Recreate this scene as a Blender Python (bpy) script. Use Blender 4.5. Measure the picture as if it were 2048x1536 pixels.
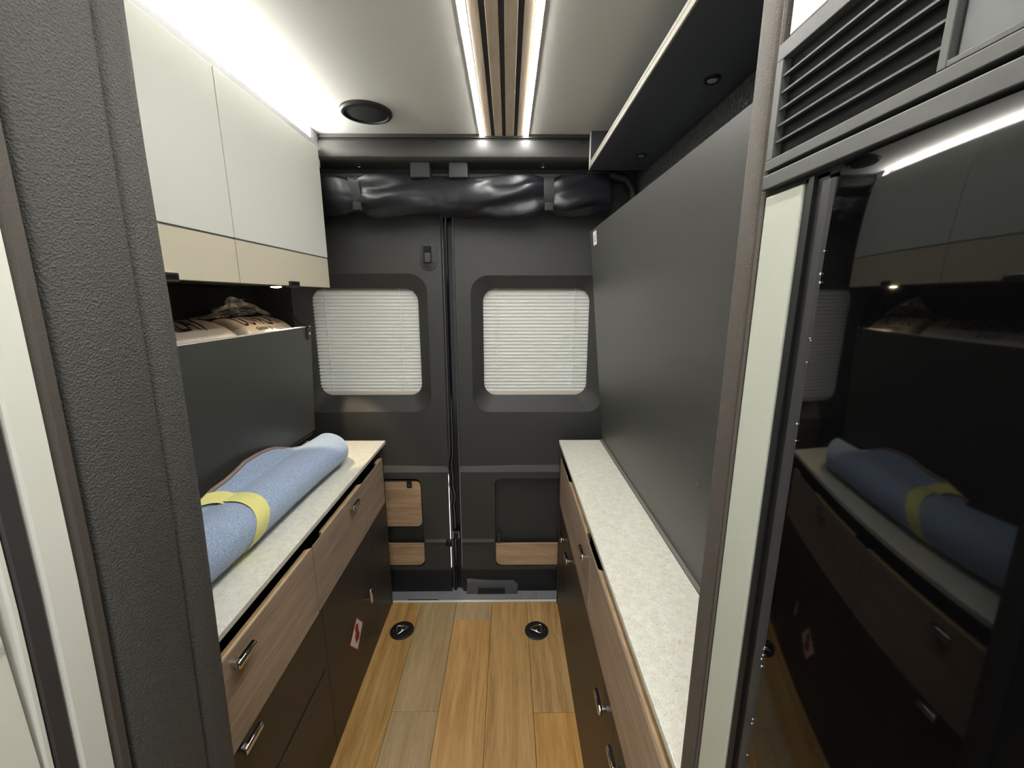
import bpy, bmesh, math, random
from mathutils import Vector, Matrix
random.seed(7)
for o in list(bpy.data.objects): bpy.data.objects.remove(o)
S = bpy.context.scene
COL = S.collection

# ------------------------------------------------------------------ camera
F = 820.0; PITCH = math.atan(174/F); YAW = -math.atan(8/F*math.cos(PITCH)); EYE = Vector((0, 0, 1.38))
fwd = Vector((-math.sin(YAW)*math.cos(PITCH), math.cos(YAW)*math.cos(PITCH), -math.sin(PITCH)))
rgt = Vector((math.cos(YAW), math.sin(YAW), 0)); upv = rgt.cross(fwd)
cd = bpy.data.cameras.new('camera'); cd.sensor_width = 36; cd.lens = 36*F/2048; cd.clip_start = .01
cam = bpy.data.objects.new('camera', cd); COL.objects.link(cam)
cam.matrix_world = Matrix.Translation(EYE) @ Matrix((rgt, upv, -fwd)).transposed().to_4x4()
S.camera = cam

# ------------------------------------------------------------------ world, exposure
w = bpy.data.worlds.new('world'); S.world = w; w.use_nodes = True
bg = w.node_tree.nodes['Background']; bg.inputs[0].default_value = (.97, .99, 1, 1); bg.inputs[1].default_value = .95
S.view_settings.view_transform = 'Standard'; S.view_settings.look = 'None'
S.view_settings.gamma = 1; S.view_settings.use_curve_mapping = False
S.view_settings.exposure = 1.3
LED_W = 33.0        # ceiling light lines
COVE_W = 66.0      # strip above the wall cabinets
SPOT_W = 5.0       # warm spot under the wall cabinet

# ------------------------------------------------------------------ pixel helper (direction only; distance from the plane it lies on)
def hit(px, py, **k):
    d = fwd + rgt*((px-1024)/F) + upv*((768-py)/F)
    (a, v), = k.items(); i = 'xyz'.index(a)
    return EYE + d*((v-EYE[i])/d[i])

# ------------------------------------------------------------------ materials
def srgb(r, g, b):
    f = lambda c: c/12.92 if c <= .04045 else ((c+.055)/1.055)**2.4
    return (f(r/255), f(g/255), f(b/255), 1)
class NT:
    def __init__(s, name):
        s.m = bpy.data.materials.new(name); s.m.use_nodes = True; s.t = s.m.node_tree
        s.b = s.t.nodes['Principled BSDF']; s.o = s.t.nodes['Material Output']
    def n(s, typ, **k):
        x = s.t.nodes.new(typ)
        for a, v in k.items(): setattr(x, a, v)
        return x
    def l(s, a, b): s.t.links.new(a, b)
    def coord(s, scale=(1, 1, 1), what='Object'):
        c = s.n('ShaderNodeTexCoord'); m = s.n('ShaderNodeMapping'); m.inputs['Scale'].default_value = scale
        s.l(c.outputs[what], m.inputs['Vector']); return m.outputs[0]
    def noise(s, vec, scale=5, detail=4, rough=.5, dist=0):
        x = s.n('ShaderNodeTexNoise'); x.inputs['Scale'].default_value = scale; x.inputs['Detail'].default_value = detail
        x.inputs['Roughness'].default_value = rough; x.inputs['Distortion'].default_value = dist
        s.l(vec, x.inputs['Vector']); return x.outputs['Fac']
    def ramp(s, fac, stops):
        x = s.n('ShaderNodeValToRGB'); e = x.color_ramp.elements
        while len(e) < len(stops): e.new(.5)
        for q, (p, c) in zip(e, stops): q.position = p; q.color = c
        s.l(fac, x.inputs[0]); return x.outputs[0]
    def bump(s, h, strength=.2, dist=.002):
        x = s.n('ShaderNodeBump'); x.inputs['Strength'].default_value = strength; x.inputs['Distance'].default_value = dist
        s.l(h, x.inputs['Height']); s.l(x.outputs[0], s.b.inputs['Normal'])
def plain(name, col, rough=.5, metal=0, spec=.5, bump=None, var=0):
    t = NT(name); b = t.b
    b.inputs['Base Color'].default_value = col; b.inputs['Roughness'].default_value = rough
    b.inputs['Metallic'].default_value = metal; b.inputs['Specular IOR Level'].default_value = spec
    if bump or var:
        h = t.noise(t.coord(), bump[0] if bump else 40, 3)
        if bump: t.bump(h, bump[1], bump[2])
        if var:
            c0 = tuple(x*(1-var) for x in col[:3])+(1,); c1 = tuple(min(1, x*(1+var)) for x in col[:3])+(1,)
            t.l(t.ramp(h, [(.3, c0), (.7, c1)]), b.inputs['Base Color'])
    return t.m
def wood(name, dark, mid, light, axis, fine=1.0, rough=.45, rand=False):
    t = NT(name)
    st = {'x': (1.2, 18, 18), 'y': (18, 1.2, 18)}[axis]
    v = t.coord(st)
    if rand:
        oi = t.n('ShaderNodeObjectInfo'); ad = t.n('ShaderNodeVectorMath', operation='ADD')
        sc = t.n('ShaderNodeVectorMath', operation='SCALE'); sc.inputs['Scale'].default_value = 37
        cb = t.n('ShaderNodeCombineXYZ'); t.l(oi.outputs['Random'], cb.inputs[0]); t.l(oi.outputs['Random'], cb.inputs[1])
        t.l(cb.outputs[0], sc.inputs[0]); t.l(v, ad.inputs[0]); t.l(sc.outputs[0], ad.inputs[1]); v = ad.outputs[0]
    n1 = t.noise(v, 1.1*fine, 5, .55, 1.2); n2 = t.noise(v, 6*fine, 6, .7, .3)
    mx = t.n('ShaderNodeMix', data_type='FLOAT'); mx.inputs['Factor'].default_value = .45
    t.l(n1, mx.inputs['A']); t.l(n2, mx.inputs['B'])
    c = t.ramp(mx.outputs['Result'], [(.33, dark), (.5, mid), (.68, light)])
    if rand:
        hs = t.n('ShaderNodeHueSaturation'); mr = t.n('ShaderNodeMapRange')
        mr.inputs['To Min'].default_value = .97; mr.inputs['To Max'].default_value = 1.03
        t.l(oi.outputs['Random'], mr.inputs['Value']); t.l(mr.outputs[0], hs.inputs['Value']); 
        ms = t.n('ShaderNodeMapRange'); ms.inputs['To Min'].default_value = .95; ms.inputs['To Max'].default_value = 1.04
        t.l(oi.outputs['Random'], ms.inputs['Value']); t.l(ms.outputs[0], hs.inputs['Saturation'])
        t.l(c, hs.inputs['Color']); c = hs.outputs[0]
    t.l(c, t.b.inputs['Base Color']); t.b.inputs['Roughness'].default_value = rough
    t.bump(n2, .12, .001); return t.m
def emit(name, col, s):
    t = NT(name); e = t.n('ShaderNodeEmission'); e.inputs[0].default_value = col; e.inputs[1].default_value = s
    t.l(e.outputs[0], t.o.inputs[0]); return t.m

M = {}
M['ceiling'] = plain('ceiling_fabric', srgb(220, 219, 213), .9, bump=(600, .15, .0006))
M['cab_white'] = plain('matt_light_grey_laminate', srgb(204, 207, 199), .42)
M['cab_cream'] = plain('matt_cream_laminate', srgb(198, 190, 170), .42)
M['edge_grey'] = plain('grey_edge_band', srgb(120, 118, 112), .4)
M['alu'] = plain('aluminium_profile', srgb(205, 205, 208), .35, .3)
M['dark_lam'] = plain('charcoal_laminate', srgb(66, 66, 63), .42, bump=(900, .05, .0003))
M['door_dark'] = plain('dark_brown_laminate', srgb(54, 46, 37), .45)
M['plastic_dark'] = plain('charcoal_moulded_plastic', srgb(52, 52, 50), .55, bump=(1200, .12, .0004))
M['plastic_black'] = plain('black_plastic', srgb(22, 22, 23), .45)
M['gloss_black'] = plain('black_rubber_seal', srgb(14, 14, 16), .22)
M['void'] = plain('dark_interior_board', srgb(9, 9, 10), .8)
M['chrome'] = plain('chrome', srgb(215, 215, 218), .12, 1)
M['steel'] = plain('grey_painted_steel', srgb(150, 150, 155), .35, .2)
M['white_trim'] = plain('white_trim', srgb(225, 224, 216), .4)
M['shelf_edge'] = plain('pale_shelf_edge', srgb(164, 161, 150), .5)
M['white_gloss'] = plain('white_gloss_panel', srgb(226, 226, 216), .22)
M['pale_green'] = plain('pale_grey_green_panel', srgb(186, 190, 178), .35)
M['fridge_gloss'] = plain('gloss_black_door', srgb(7, 7, 8), .035, spec=.62)
M['grille'] = plain('grey_grille_plastic', srgb(72, 73, 72), .45, var=.12, bump=(60, .1, .001))
M['red'] = plain('red_print', srgb(165, 18, 28), .5)
M['paper'] = plain('white_sticker', srgb(228, 222, 214), .5)
M['ink'] = plain('dark_purple_print', srgb(52, 18, 40), .5)
M['grey_ink'] = plain('grey_print', srgb(150, 150, 148), .6)
M['felt_dark'] = plain('dark_grey_felt', srgb(92, 94, 96), .95, bump=(160, 1, .004), var=.5)
M['nylon'] = plain('black_nylon', srgb(24, 25, 29), .32, spec=.34, bump=(1500, .15, .0004))
M['web'] = plain('black_webbing', srgb(22, 22, 22), .7, bump=(700, .3, .0006))
M['tape'] = plain('yellow_masking_tape', srgb(232, 227, 146), .55, bump=(35, .35, .003))
M['binding'] = plain('brown_binding', srgb(150, 130, 122), .8)
M['slat_black'] = plain('black_slot', srgb(58, 56, 53), .7)
M['walnut'] = wood('brown_walnut_laminate', srgb(134, 115, 99), srgb(162, 142, 123), srgb(183, 162, 141), 'y', 1.2)
M['slat_wood'] = wood('pale_ash_slat', srgb(186, 166, 146), srgb(206, 188, 166), srgb(220, 204, 184), 'y', 1.5, .6)
M['ash'] = wood('ash_laminate', srgb(140, 112, 86), srgb(176, 146, 114), srgb(198, 170, 138), 'x', 1.3)
M['oak'] = wood('oak_floor_board', srgb(146, 108, 60), srgb(184, 145, 90), srgb(206, 169, 114), 'y', 1.25, .42, True)
M['oak_grey'] = wood('greyer_oak_floor_board', srgb(150, 126, 90), srgb(172, 148, 110), srgb(188, 166, 130), 'y', 1.25, .42, True)
M['oak_gold'] = wood('golden_oak_floor_board', srgb(162, 116, 58), srgb(196, 150, 84), srgb(214, 172, 108), 'y', 1.1, .42, True)
M['tan'] = plain('tan_board_edge', srgb(214, 184, 144), .6, var=.12)
M['led'] = emit('led_light_line', (1, .985, .93, 1), LED_W)
M['cove'] = emit('cove_led_strip', (1, .99, .94, 1), COVE_W)
M['bulb'] = emit('warm_spot_lens', (1, .80, .52, 1), 30)
M['lens_off'] = plain('spot_lens', srgb(170, 172, 174), .3)

def mk_leather(name, col, sc, st):
    t = NT(name); v = t.coord()
    vo = t.n('ShaderNodeTexVoronoi'); vo.inputs['Scale'].default_value = sc; t.l(v, vo.inputs['Vector'])
    n = t.noise(v, sc*1.7, 4, .6)
    ad = t.n('ShaderNodeMath', operation='ADD'); t.l(vo.outputs['Distance'], ad.inputs[0]); t.l(n, ad.inputs[1])
    t.b.inputs['Base Color'].default_value = col; t.b.inputs['Roughness'].default_value = .6
    c0 = tuple(x*.75 for x in col[:3])+(1,); c1 = tuple(x*1.3 for x in col[:3])+(1,)
    t.l(t.ramp(n, [(.3, c0), (.7, c1)]), t.b.inputs['Base Color'])
    t.bump(ad.outputs[0], st, .0025); return t.m
M['leather'] = mk_leather('charcoal_leatherette', srgb(72, 71, 68), 400, .6)
M['leather_brown'] = mk_leather('taupe_leatherette', srgb(78, 72, 66), 800, .3)
def mk_worktop():
    t = NT('speckled_stone_worktop'); v = t.coord()
    n = t.noise(v, 330, 2, .6); n2 = t.noise(v, 60, 3, .6)
    c = t.ramp(n, [(.22, srgb(150, 148, 138)), (.36, srgb(216, 216, 206)), (.5, srgb(226, 226, 217)), (.8, srgb(234, 234, 226))])
    c2 = t.ramp(n2, [(.35, srgb(235, 228, 215)), (.65, (1, 1, 1, 1))])
    mx = t.n('ShaderNodeMix', data_type='RGBA', blend_type='MULTIPLY'); mx.inputs['Factor'].default_value = .6
    t.l(c, mx.inputs['A']); t.l(c2, mx.inputs['B']); t.l(mx.outputs['Result'], t.b.inputs['Base Color'])
    t.b.inputs['Roughness'].default_value = .38; return t.m
M['worktop'] = mk_worktop()
def mk_marble():
    t = NT('white_marble'); v = t.coord((1, 1, 1))
    n = t.noise(v, 8, 6, .6, .8)
    c = t.ramp(n, [(.0, srgb(228, 226, 214)), (.47, srgb(226, 224, 212)), (.5, srgb(178, 176, 160)), (.53, srgb(226, 224, 212)), (1, srgb(232, 230, 220))])
    t.l(c, t.b.inputs['Base Color']); t.b.inputs['Roughness'].default_value = .3; return t.m
M['marble'] = mk_marble()
def mk_felt():
    t = NT('blue_grey_felt'); v = t.coord()
    n = t.noise(v, 260, 4, .7); n2 = t.noise(v, 900, 2)
    t.l(t.ramp(n, [(.3, srgb(120, 141, 174)), (.5, srgb(152, 171, 200)), (.72, srgb(188, 203, 224))]), t.b.inputs['Base Color'])
    t.b.inputs['Roughness'].default_value = .95; t.bump(n2, .5, .001)
    t.b.inputs['Sheen Weight'].default_value = .3; return t.m
M['felt'] = mk_felt()
def mk_blind():
    t = NT('white_pleated_fabric'); d = t.n('ShaderNodeBsdfDiffuse'); d.inputs[0].default_value = srgb(238, 238, 235)
    tr = t.n('ShaderNodeBsdfTranslucent'); tr.inputs[0].default_value = srgb(236, 232, 224)
    mx = t.n('ShaderNodeMixShader'); mx.inputs[0].default_value = .06
    t.l(d.outputs[0], mx.inputs[1]); t.l(tr.outputs[0], mx.inputs[2]); t.l(mx.outputs[0], t.o.inputs[0]); return t.m
M['blind'] = mk_blind()
def mk_clear(name, col, fac, rough):
    t = NT(name); tr = t.n('ShaderNodeBsdfTransparent'); tr.inputs[0].default_value = col
    g = t.n('ShaderNodeBsdfGlossy'); g.inputs['Roughness'].default_value = rough; g.inputs[0].default_value = (.9, .88, .85, 1)
    mx = t.n('ShaderNodeMixShader'); mx.inputs[0].default_value = fac
    t.l(tr.outputs[0], mx.inputs[1]); t.l(g.outputs[0], mx.inputs[2]); t.l(mx.outputs[0], t.o.inputs[0]); return t.m
M['glass'] = mk_clear('window_glass', (.75, .78, .77, 1), .06, .02)
def mk_film():
    t = NT('clear_plastic_film'); tr = t.n('ShaderNodeBsdfTransparent'); tr.inputs[0].default_value = (.8, .79, .77, 1)
    b = t.b; b.inputs['Base Color'].default_value = srgb(228, 225, 222); b.inputs['Roughness'].default_value = .3
    mx = t.n('ShaderNodeMixShader'); n = t.noise(t.coord((1, 2.5, 1)), 16, 4, .55, 2); r = t.ramp(n, [(.35, (.12, .12, .12, 1)), (.6, (.5, .5, .5, 1)), (.68, (.8, .8, .8, 1))])
    t.l(r, mx.inputs[0]); t.l(tr.outputs[0], mx.inputs[1]); t.l(b.outputs[0], mx.inputs[2]); t.l(mx.outputs[0], t.o.inputs[0]); return t.m
M['clear_film'] = mk_film()
def mk_bag():
    t = NT('milky_plastic_bag'); t.b.inputs['Base Color'].default_value = srgb(206, 192, 178)
    t.b.inputs['Roughness'].default_value = .28; n = t.noise(t.coord((8, 30, 8)), 3, 4, .6, .6); t.bump(n, .5, .006); return t.m
M['bag'] = mk_bag()

# ------------------------------------------------------------------ object helpers
def base_of(p):
    v = Vector((0, 0, 0))
    while p is not None: v += p.location; p = p.parent
    return v
def obj(name, bm, mat, parent=None, smooth=None, own=False):
    bmesh.ops.recalc_face_normals(bm, faces=bm.faces)
    me = bpy.data.meshes.new(name); bm.to_mesh(me); bm.free()
    me.materials.append(M[mat] if isinstance(mat, str) else mat)
    o = bpy.data.objects.new(name, me); COL.objects.link(o)
    if parent is not None:
        o.parent = parent; off = base_of(parent)
    elif own:
        xs = [v.co for v in me.vertices]
        off = Vector(((min(v.x for v in xs)+max(v.x for v in xs))/2, (min(v.y for v in xs)+max(v.y for v in xs))/2, min(v.z for v in xs)))
        o.location = off
    else: off = Vector((0, 0, 0))
    if off.length: me.transform(Matrix.Translation(-off))
    if smooth:
        me.polygons.foreach_set('use_smooth', [True]*len(me.polygons)); me.set_sharp_from_angle(angle=smooth)
    return o
def tag(o, label=None, cat=None, group=None, kind=None):
    if label: o['label'] = label
    if cat: o['category'] = cat
    if group: o['group'] = group
    if kind: o['kind'] = kind
    return o
def thing(name, label, cat, loc, group=None):
    o = bpy.data.objects.new(name, None); COL.objects.link(o); o.location = loc; o.empty_display_size = .05
    return tag(o, label, cat, group)
def struct(name, bm, mat, label, parent=None, smooth=None):
    o = obj(name, bm, mat, parent, smooth)
    if parent is None: tag(o, label, kind='structure')
    return o
def copy_tree(o, parent=None):
    c = o.copy(); COL.objects.link(c); c.parent = parent
    for ch in list(o.children): copy_tree(ch, c)
    return c
def B(): return bmesh.new()
def add_box(bm, x0, x1, y0, y1, z0, z1, bev=0, seg=2):
    vs = [bm.verts.new((x, y, z)) for x in (x0, x1) for y in (y0, y1) for z in (z0, z1)]
    fs = [bm.faces.new([vs[i] for i in q]) for q in ((0, 1, 3, 2), (4, 6, 7, 5), (0, 4, 5, 1), (2, 3, 7, 6), (0, 2, 6, 4), (1, 5, 7, 3))]
    if bev:
        es = list({e for f in fs for e in f.edges})
        bmesh.ops.bevel(bm, geom=es, offset=bev, segments=seg, affect='EDGES', profile=.5)
    return bm
def box(x0, x1, y0, y1, z0, z1, bev=0, seg=2): return add_box(B(), x0, x1, y0, y1, z0, z1, bev, seg)
def add_prism(bm, pts, d, bev=0):
    """pts: list of 3D points of a planar polygon; d: extrusion vector"""
    d = Vector(d); a = [bm.verts.new(p) for p in pts]; b = [bm.verts.new(Vector(p)+d) for p in pts]
    n = len(pts); fs = [bm.faces.new(a), bm.faces.new(b[::-1])]
    for i in range(n): fs.append(bm.faces.new((a[i], b[i], b[(i+1) % n], a[(i+1) % n])))
    if bev:
        es = list(fs[0].edges)+list(fs[1].edges)
        bmesh.ops.bevel(bm, geom=es, offset=bev, segments=2, affect='EDGES', profile=.5)
    return bm
def prism(pts, d, bev=0): return add_prism(B(), pts, d, bev)
def rr(a0, a1, b0, b1, r, n=8, corners='abcd'):
    """rounded rectangle in (a,b); corners: a=low-low b=high-low c=high-high d=low-high"""
    pts = []
    for nm, (ca, cb), s in (('a', (a0, b0), 180), ('b', (a1, b0), 270), ('c', (a1, b1), 0), ('d', (a0, b1), 90)):
        if nm in corners:
            ox = ca+(r if ca == a0 else -r); oz = cb+(r if cb == b0 else -r)
            for i in range(n+1):
                t = math.radians(s+90*i/n); pts.append((ox+r*math.cos(t), oz+r*math.sin(t)))
        else: pts.append((ca, cb))
    return pts
def add_tube(bm, path, r, n=8, closed=False, cap=True, flat=None, up=None):
    path = [Vector(p) for p in path]; N = len(path); rings = []
    ref = up
    for i, p in enumerate(path):
        a = path[i-1] if (i or closed) else p; b = path[(i+1) % N] if (i < N-1 or closed) else p
        t = (b-a).normalized(); u = Vector(up) if up else (Vector((0, 0, 1)) if abs(t.z) < .9 else Vector((1, 0, 0)))
        s = t.cross(u).normalized(); u = s.cross(t).normalized()
        rad = r[i] if isinstance(r, (list, tuple)) else r
        k = flat or 1
        rings.append([bm.verts.new(p+s*rad*math.cos(2*math.pi*j/n)+u*rad*k*math.sin(2*math.pi*j/n)) for j in range(n)])
    for i in range(N if closed else N-1):
        A = rings[i]; C = rings[(i+1) % N]
        for j in range(n): bm.faces.new((A[j], A[(j+1) % n], C[(j+1) % n], C[j]))
    if not closed and cap: bm.faces.new(rings[0]); bm.faces.new(rings[-1][::-1])
    return bm
def add_lathe(bm, prof, mtx, n=32):
    """prof: (radius,height) list, axis z of mtx"""
    rings = []
    for r, h in prof:
        if r < 1e-6: rings.append([bm.verts.new(mtx @ Vector((0, 0, h)))])
        else: rings.append([bm.verts.new(mtx @ Vector((r*math.cos(2*math.pi*j/n), r*math.sin(2*math.pi*j/n), h))) for j in range(n)])
    for A, C in zip(rings, rings[1:]):
        for j in range(n):
            k = (j+1) % n
            if len(A) == 1 and len(C) == 1: continue
            if len(A) == 1: bm.faces.new((A[0], C[j], C[k]))
            elif len(C) == 1: bm.faces.new((A[j], A[k], C[0]))
            else: bm.faces.new((A[j], A[k], C[k], C[j]))
    return bm
def T(x, y, z, rot=None):
    m = Matrix.Translation((x, y, z))
    return m @ rot if rot else m
ROT_DOWN = Matrix.Rotation(math.pi, 4, 'X')
def grid(fn, nu, nv, closed_u=False, closed_v=False):
    bm = B(); g = [[bm.verts.new(fn(i/(nu if closed_u else nu-1), j/(nv if closed_v else nv-1))) for j in range(nv)] for i in range(nu)]
    for i in range(nu if closed_u else nu-1):
        for j in range(nv if closed_v else nv-1):
            bm.faces.new((g[i][j], g[(i+1) % nu][j], g[(i+1) % nu][(j+1) % nv], g[i][(j+1) % nv]))
    return bm
def fill_plate(bm, y, outer, holes):
    """flat sheet in the plane y=const with holes; returns rings of verts"""
    rings = []; es = []
    for loop in [outer]+holes:
        vs = [bm.verts.new((a, y, b)) for a, b in loop]; rings.append(vs)
        es += [bm.edges.new((vs[i], vs[(i+1) % len(vs)])) for i in range(len(vs))]
    bmesh.ops.triangle_fill(bm, use_beauty=True, use_dissolve=False, edges=es, normal=(0, -1, 0))
    return rings
def bridge(bm, r0, loop, y, n=None):
    vs = [bm.verts.new((a, y, b)) for a, b in loop]
    for i in range(len(vs)):
        j = (i+1) % len(vs); bm.faces.new((r0[i], r0[j], vs[j], vs[i]))
    return vs
def text_mesh(txt, size=1.0, res=3):
    cu = bpy.data.curves.new('t', 'FONT'); cu.body = txt; cu.size = size; cu.resolution_u = res; cu.fill_mode = 'FRONT'
    o = bpy.data.objects.new('t', cu); COL.objects.link(o); dg = bpy.context.evaluated_depsgraph_get(); dg.update()
    me = bpy.data.meshes.new_from_object(o.evaluated_get(dg)); bpy.data.objects.remove(o); bpy.data.curves.remove(cu)
    bm = B(); bm.from_mesh(me); bpy.data.meshes.remove(me); return bm
WT = .787           # worktop height
CZ = 1.955          # ceiling height
RY = 1.648          # rear end of the floor and the base units

# ================================================================== SETTING
fl = struct('floor', box(-1.06, .64, -1.7, 1.85, -.06, -.0305), 'void', 'oak board floor of the van')
def plank(x0, x1, y0, y1, m):
    obj('plank', box(x0+.0006, x1-.0006, y0+.0005, y1-.0005, -.030, 0, .0007, 1), m, fl)
cols = [(-.56, -.40, [], ['oak']), (-.40, -.24, [1.137], ['oak_grey', 'oak_grey']), (-.24, -.078, [1.54, .5], ['oak_gold', 'oak_gold', 'oak_grey']), (-.078, .083, [.62], ['oak_gold', 'oak']), (.083, .243, [1.46, 1.129], ['oak_gold', 'oak', 'oak'])]
for x0, x1, js, mats in cols:
    ys = [-.6]+sorted(js)+[RY]
    for i_, (a, b) in enumerate(zip(ys, ys[1:])): plank(x0, x1, a, b, mats[i_])
tag(struct('trim_1', box(-.535, .222, RY, RY+.011, -.02, .002, .001), 'white_trim', 'white metal strip along the rear end of the oak floor'), cat=None)
# sill behind the floor
bm = box(-.9, .5, RY+.011, 1.80, -.05, -.022, .003)
add_box(bm, -.53, -.28, 1.675, 1.70, -.024, -.017, .003); add_box(bm, .06, .12, 1.67, 1.73, -.024, -.012, .004); add_box(bm, .13, .21, 1.67, 1.73, -.024, -.013, .004)
sill = struct('trim_2', bm, 'steel', 'grey painted steel door sill behind the floor edge')
obj('slot', prism([(a, b, -.0165) for a, b in rr(-.475, -.33, 1.667, 1.685, .006, 4)], (0, 0, .002)), 'plastic_black', sill)

ceil = struct('ceiling', box(-1.06, .64, -1.7, 1.85, CZ, CZ+.03), 'ceiling', 'pale grey fabric ceiling of the van')
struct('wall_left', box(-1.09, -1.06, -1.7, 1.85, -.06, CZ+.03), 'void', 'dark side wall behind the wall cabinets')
struct('wall_right', prism([(.60, -1.7, -.06), (.64, -1.7, -.06), (.64, -1.7, CZ), (.50, -1.7, CZ), (.525, -1.7, 1.6), (.60, -1.7, 1.0)], (0, 3.55, 0)), 'felt_dark', 'dark felt covered side wall showing between shelf and grey panel')

# ---- ceiling centre strip and light lines
sl = thing('ceiling_slat_panel', 'ribbed strip of pale wooden slats and black slots between two light lines', 'ceiling panel', (-.013, .6, CZ-.006))
obj('backing', box(-.085, .060, -.4, 1.634, CZ-.0025, CZ), 'slat_black', sl)
for a, b in ((-.082, -.0583), (-.0457, -.0193), (-.0067, .0217), (.0343, .057)):
    obj('slat', box(a, b, -.4, 1.634, CZ-.0065, CZ-.0015, .0008, 1), 'slat_wood', sl)
for k, x in enumerate((-.0925, .0655)):
    lt = thing('ceiling_light_line', ['bright white ceiling light line on the speaker side of the slats', 'bright white ceiling light line on the shelf side of the slats'][k], 'light', (x, .6, CZ-.006), 'ceiling light lines')
    bm = box(x-.0095, x-.0078, -.4, 1.634, CZ-.0072, CZ, .0003, 1); add_box(bm, x+.0078, x+.0095, -.4, 1.634, CZ-.0072, CZ, .0003, 1)
    add_box(bm, x-.0079, x+.0079, -.4, 1.634, CZ-.003, CZ)
    obj('profile', bm, 'alu', lt)
    obj('diffuser', box(x-.0075, x+.0075, -.4, 1.632, CZ-.0085, CZ-.0046), 'led', lt)
# ---- ceiling speaker
sp = thing('ceiling_speaker', 'round black speaker set into the pale ceiling', 'speaker', (-.447, 1.452, CZ-.012))
obj('rim', add_lathe(B(), [(.0, 0), (.079, 0), (.079, .006), (.075, .011), (.068, .012), (.066, .009), (.066, .004)], T(-.447, 1.452, CZ, ROT_DOWN), 48), 'plastic_black', sp, .6)
g = B(); add_lathe(g, [(0, .0105), (.03, .0102), (.055, .009), (.066, .006)], T(-.447, 1.452, CZ, ROT_DOWN), 48)
obj('grille', g, plain('black_speaker_mesh', srgb(34, 35, 38), .7, bump=(1600, 1, .001)), sp, .6)

# ---- rear doors
DY = 1.76
def rear_door(n, label, x0, x1, win, rec, pocket, corners):
    bm = B()
    o_up = [(x0, .622), (x1, .622), (x1, 1.95), (x0, 1.95)]
    rec_l = rr(*rec, .075, 10); win_l = rr(*win, .055, 10)
    rings = fill_plate(bm, DY, o_up, [rec_l])
    r1 = bridge(bm, rings[1], [((a*.97+c*.03), (b*.97+d*.03)) for (a, b), (c, d) in zip(rec_l, win_l)], DY+.004)
    r2 = bridge(bm, r1, win_l, DY+.042); bridge(bm, r2, win_l, DY+.05)
    d = struct('door_%d' % n, bm, 'plastic_dark', label, None, .5)
    # lower panel, a little proud, with the pocket opening
    lo = B(); py = DY-.016
    pk = rr(*pocket, .03, 8)
    rg = fill_plate(lo, py, [(x0, .098), (x1, .098), (x1, .600), (x0, .600)], [pk])
    rb = bridge(lo, rg[1], pk, py+.055); lo.faces.new(rb)
    obj('lower_panel', lo, 'plastic_dark', d)
    led = B()
    for i in range(24):
        a = x0+(x1-x0)*i/24; b = x0+(x1-x0)*(i+1)/24
        h = lambda x: .600+.022+.006*min(1, abs(x+.247)/.3)
        led.faces.new([led.verts.new(p) for p in ((a, py, .600), (b, py, .600), (b, DY+.0002, h(b)), (a, DY+.0002, h(a)))])
    obj('ledge', led, 'plastic_dark', d)
    xa, xb = (pocket[1]+.006, x1) if n == 1 else (x0, pocket[0]-.006)
    obj('ridge', prism([(xa, py, .247), (xa, py-.008, .247), (xa, py-.008, .250), (xa, py, .262)], (xb-xa, 0, 0)), 'plastic_dark', d)
    obj('kick_panel', box(x0, x1, py+.003, py+.02, -.03, .098), 'plastic_black', d)
    return d
d1 = rear_door(1, 'charcoal rear door leaf with latch handle and wood faced pocket door', -1.06, -.274, (-.842, -.386, .947, 1.415), (-.905, -.338, .879, 1.474), (-1.0, -.398, .118, .568), None)
d2 = rear_door(2, 'charcoal rear door leaf with open black pocket and wooden lip', -.220, .64, (-.108, .352, .946, 1.415), (-.157, .42, .877, 1.468), (-.062, .5, .118, .568), None)
# latch handle of door 1
c = Vector((-.3275, DY, 1.548))
def pill(cx, cz, w, h, y0, y1, bev=.001): return prism([(a, y1, b) for a, b in rr(cx-w/2, cx+w/2, cz-h/2, cz+h/2, w/2*.98, 8)], (0, y0-y1, 0), bev)
lh = obj('latch_handle', pill(c.x, c.z, .068, .124, DY-.005, DY+.002, .002), 'plastic_dark', d1, .6)
obj('bezel', pill(c.x, c.z, .052, .104, DY-.009, DY-.004, .0015), 'plastic_dark', lh, .6)
obj('bezel_inset', pill(c.x, c.z, .043, .095, DY-.0102, DY-.008, .0008), 'plastic_black', lh, .6)
obj('slot', box(c.x-.015, c.x+.015, DY-.0125, DY-.009, c.z-.033, c.z+.034, .001), 'gloss_black', lh)
obj('lever', prism([(c.x-.012, DY-.011, c.z-.031), (c.x-.012, DY-.018, c.z-.028), (c.x-.012, DY-.014, c.z), (c.x-.012, DY-.011, c.z+.018)], (.024, 0, 0), .001), 'plastic_black', lh)
# wood in the door pockets
py = DY-.016
wp = obj('pocket_door', prism([(a, py+.02, b) for a, b in rr(-.95, -.404, .327, .551, .022, 6)], (0, -.014, 0), .001), 'ash', d1)
obj('catch', box(-.466, -.443, py+.002, py+.0065, .522, .556, .001), 'plastic_black', wp)
obj('catch_screw', add_lathe(B(), [(.003, 0), (.003, .0015), (0, .002)], T(-.4545, py+.002, .536, Matrix.Rotation(math.pi/2, 4, 'X')), 10), 'chrome', wp)
obj('pocket_lip', prism([(a, py+.014, b) for a, b in rr(-.95, -.400, .124, .236, .03, 6, 'ab')], (0, -.012, 0), .001), 'ash', d1)
obj('pocket_lip', prism([(a, py+.014, b) for a, b in rr(-.060, .45, .122, .234, .03, 6, 'ab')], (0, -.012, 0), .001), 'ash', d2)
obj('pocket_bracket', box(-.05, -.038, py+.004, py+.02, .236, .285, .003), 'plastic_dark', d2)
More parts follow.
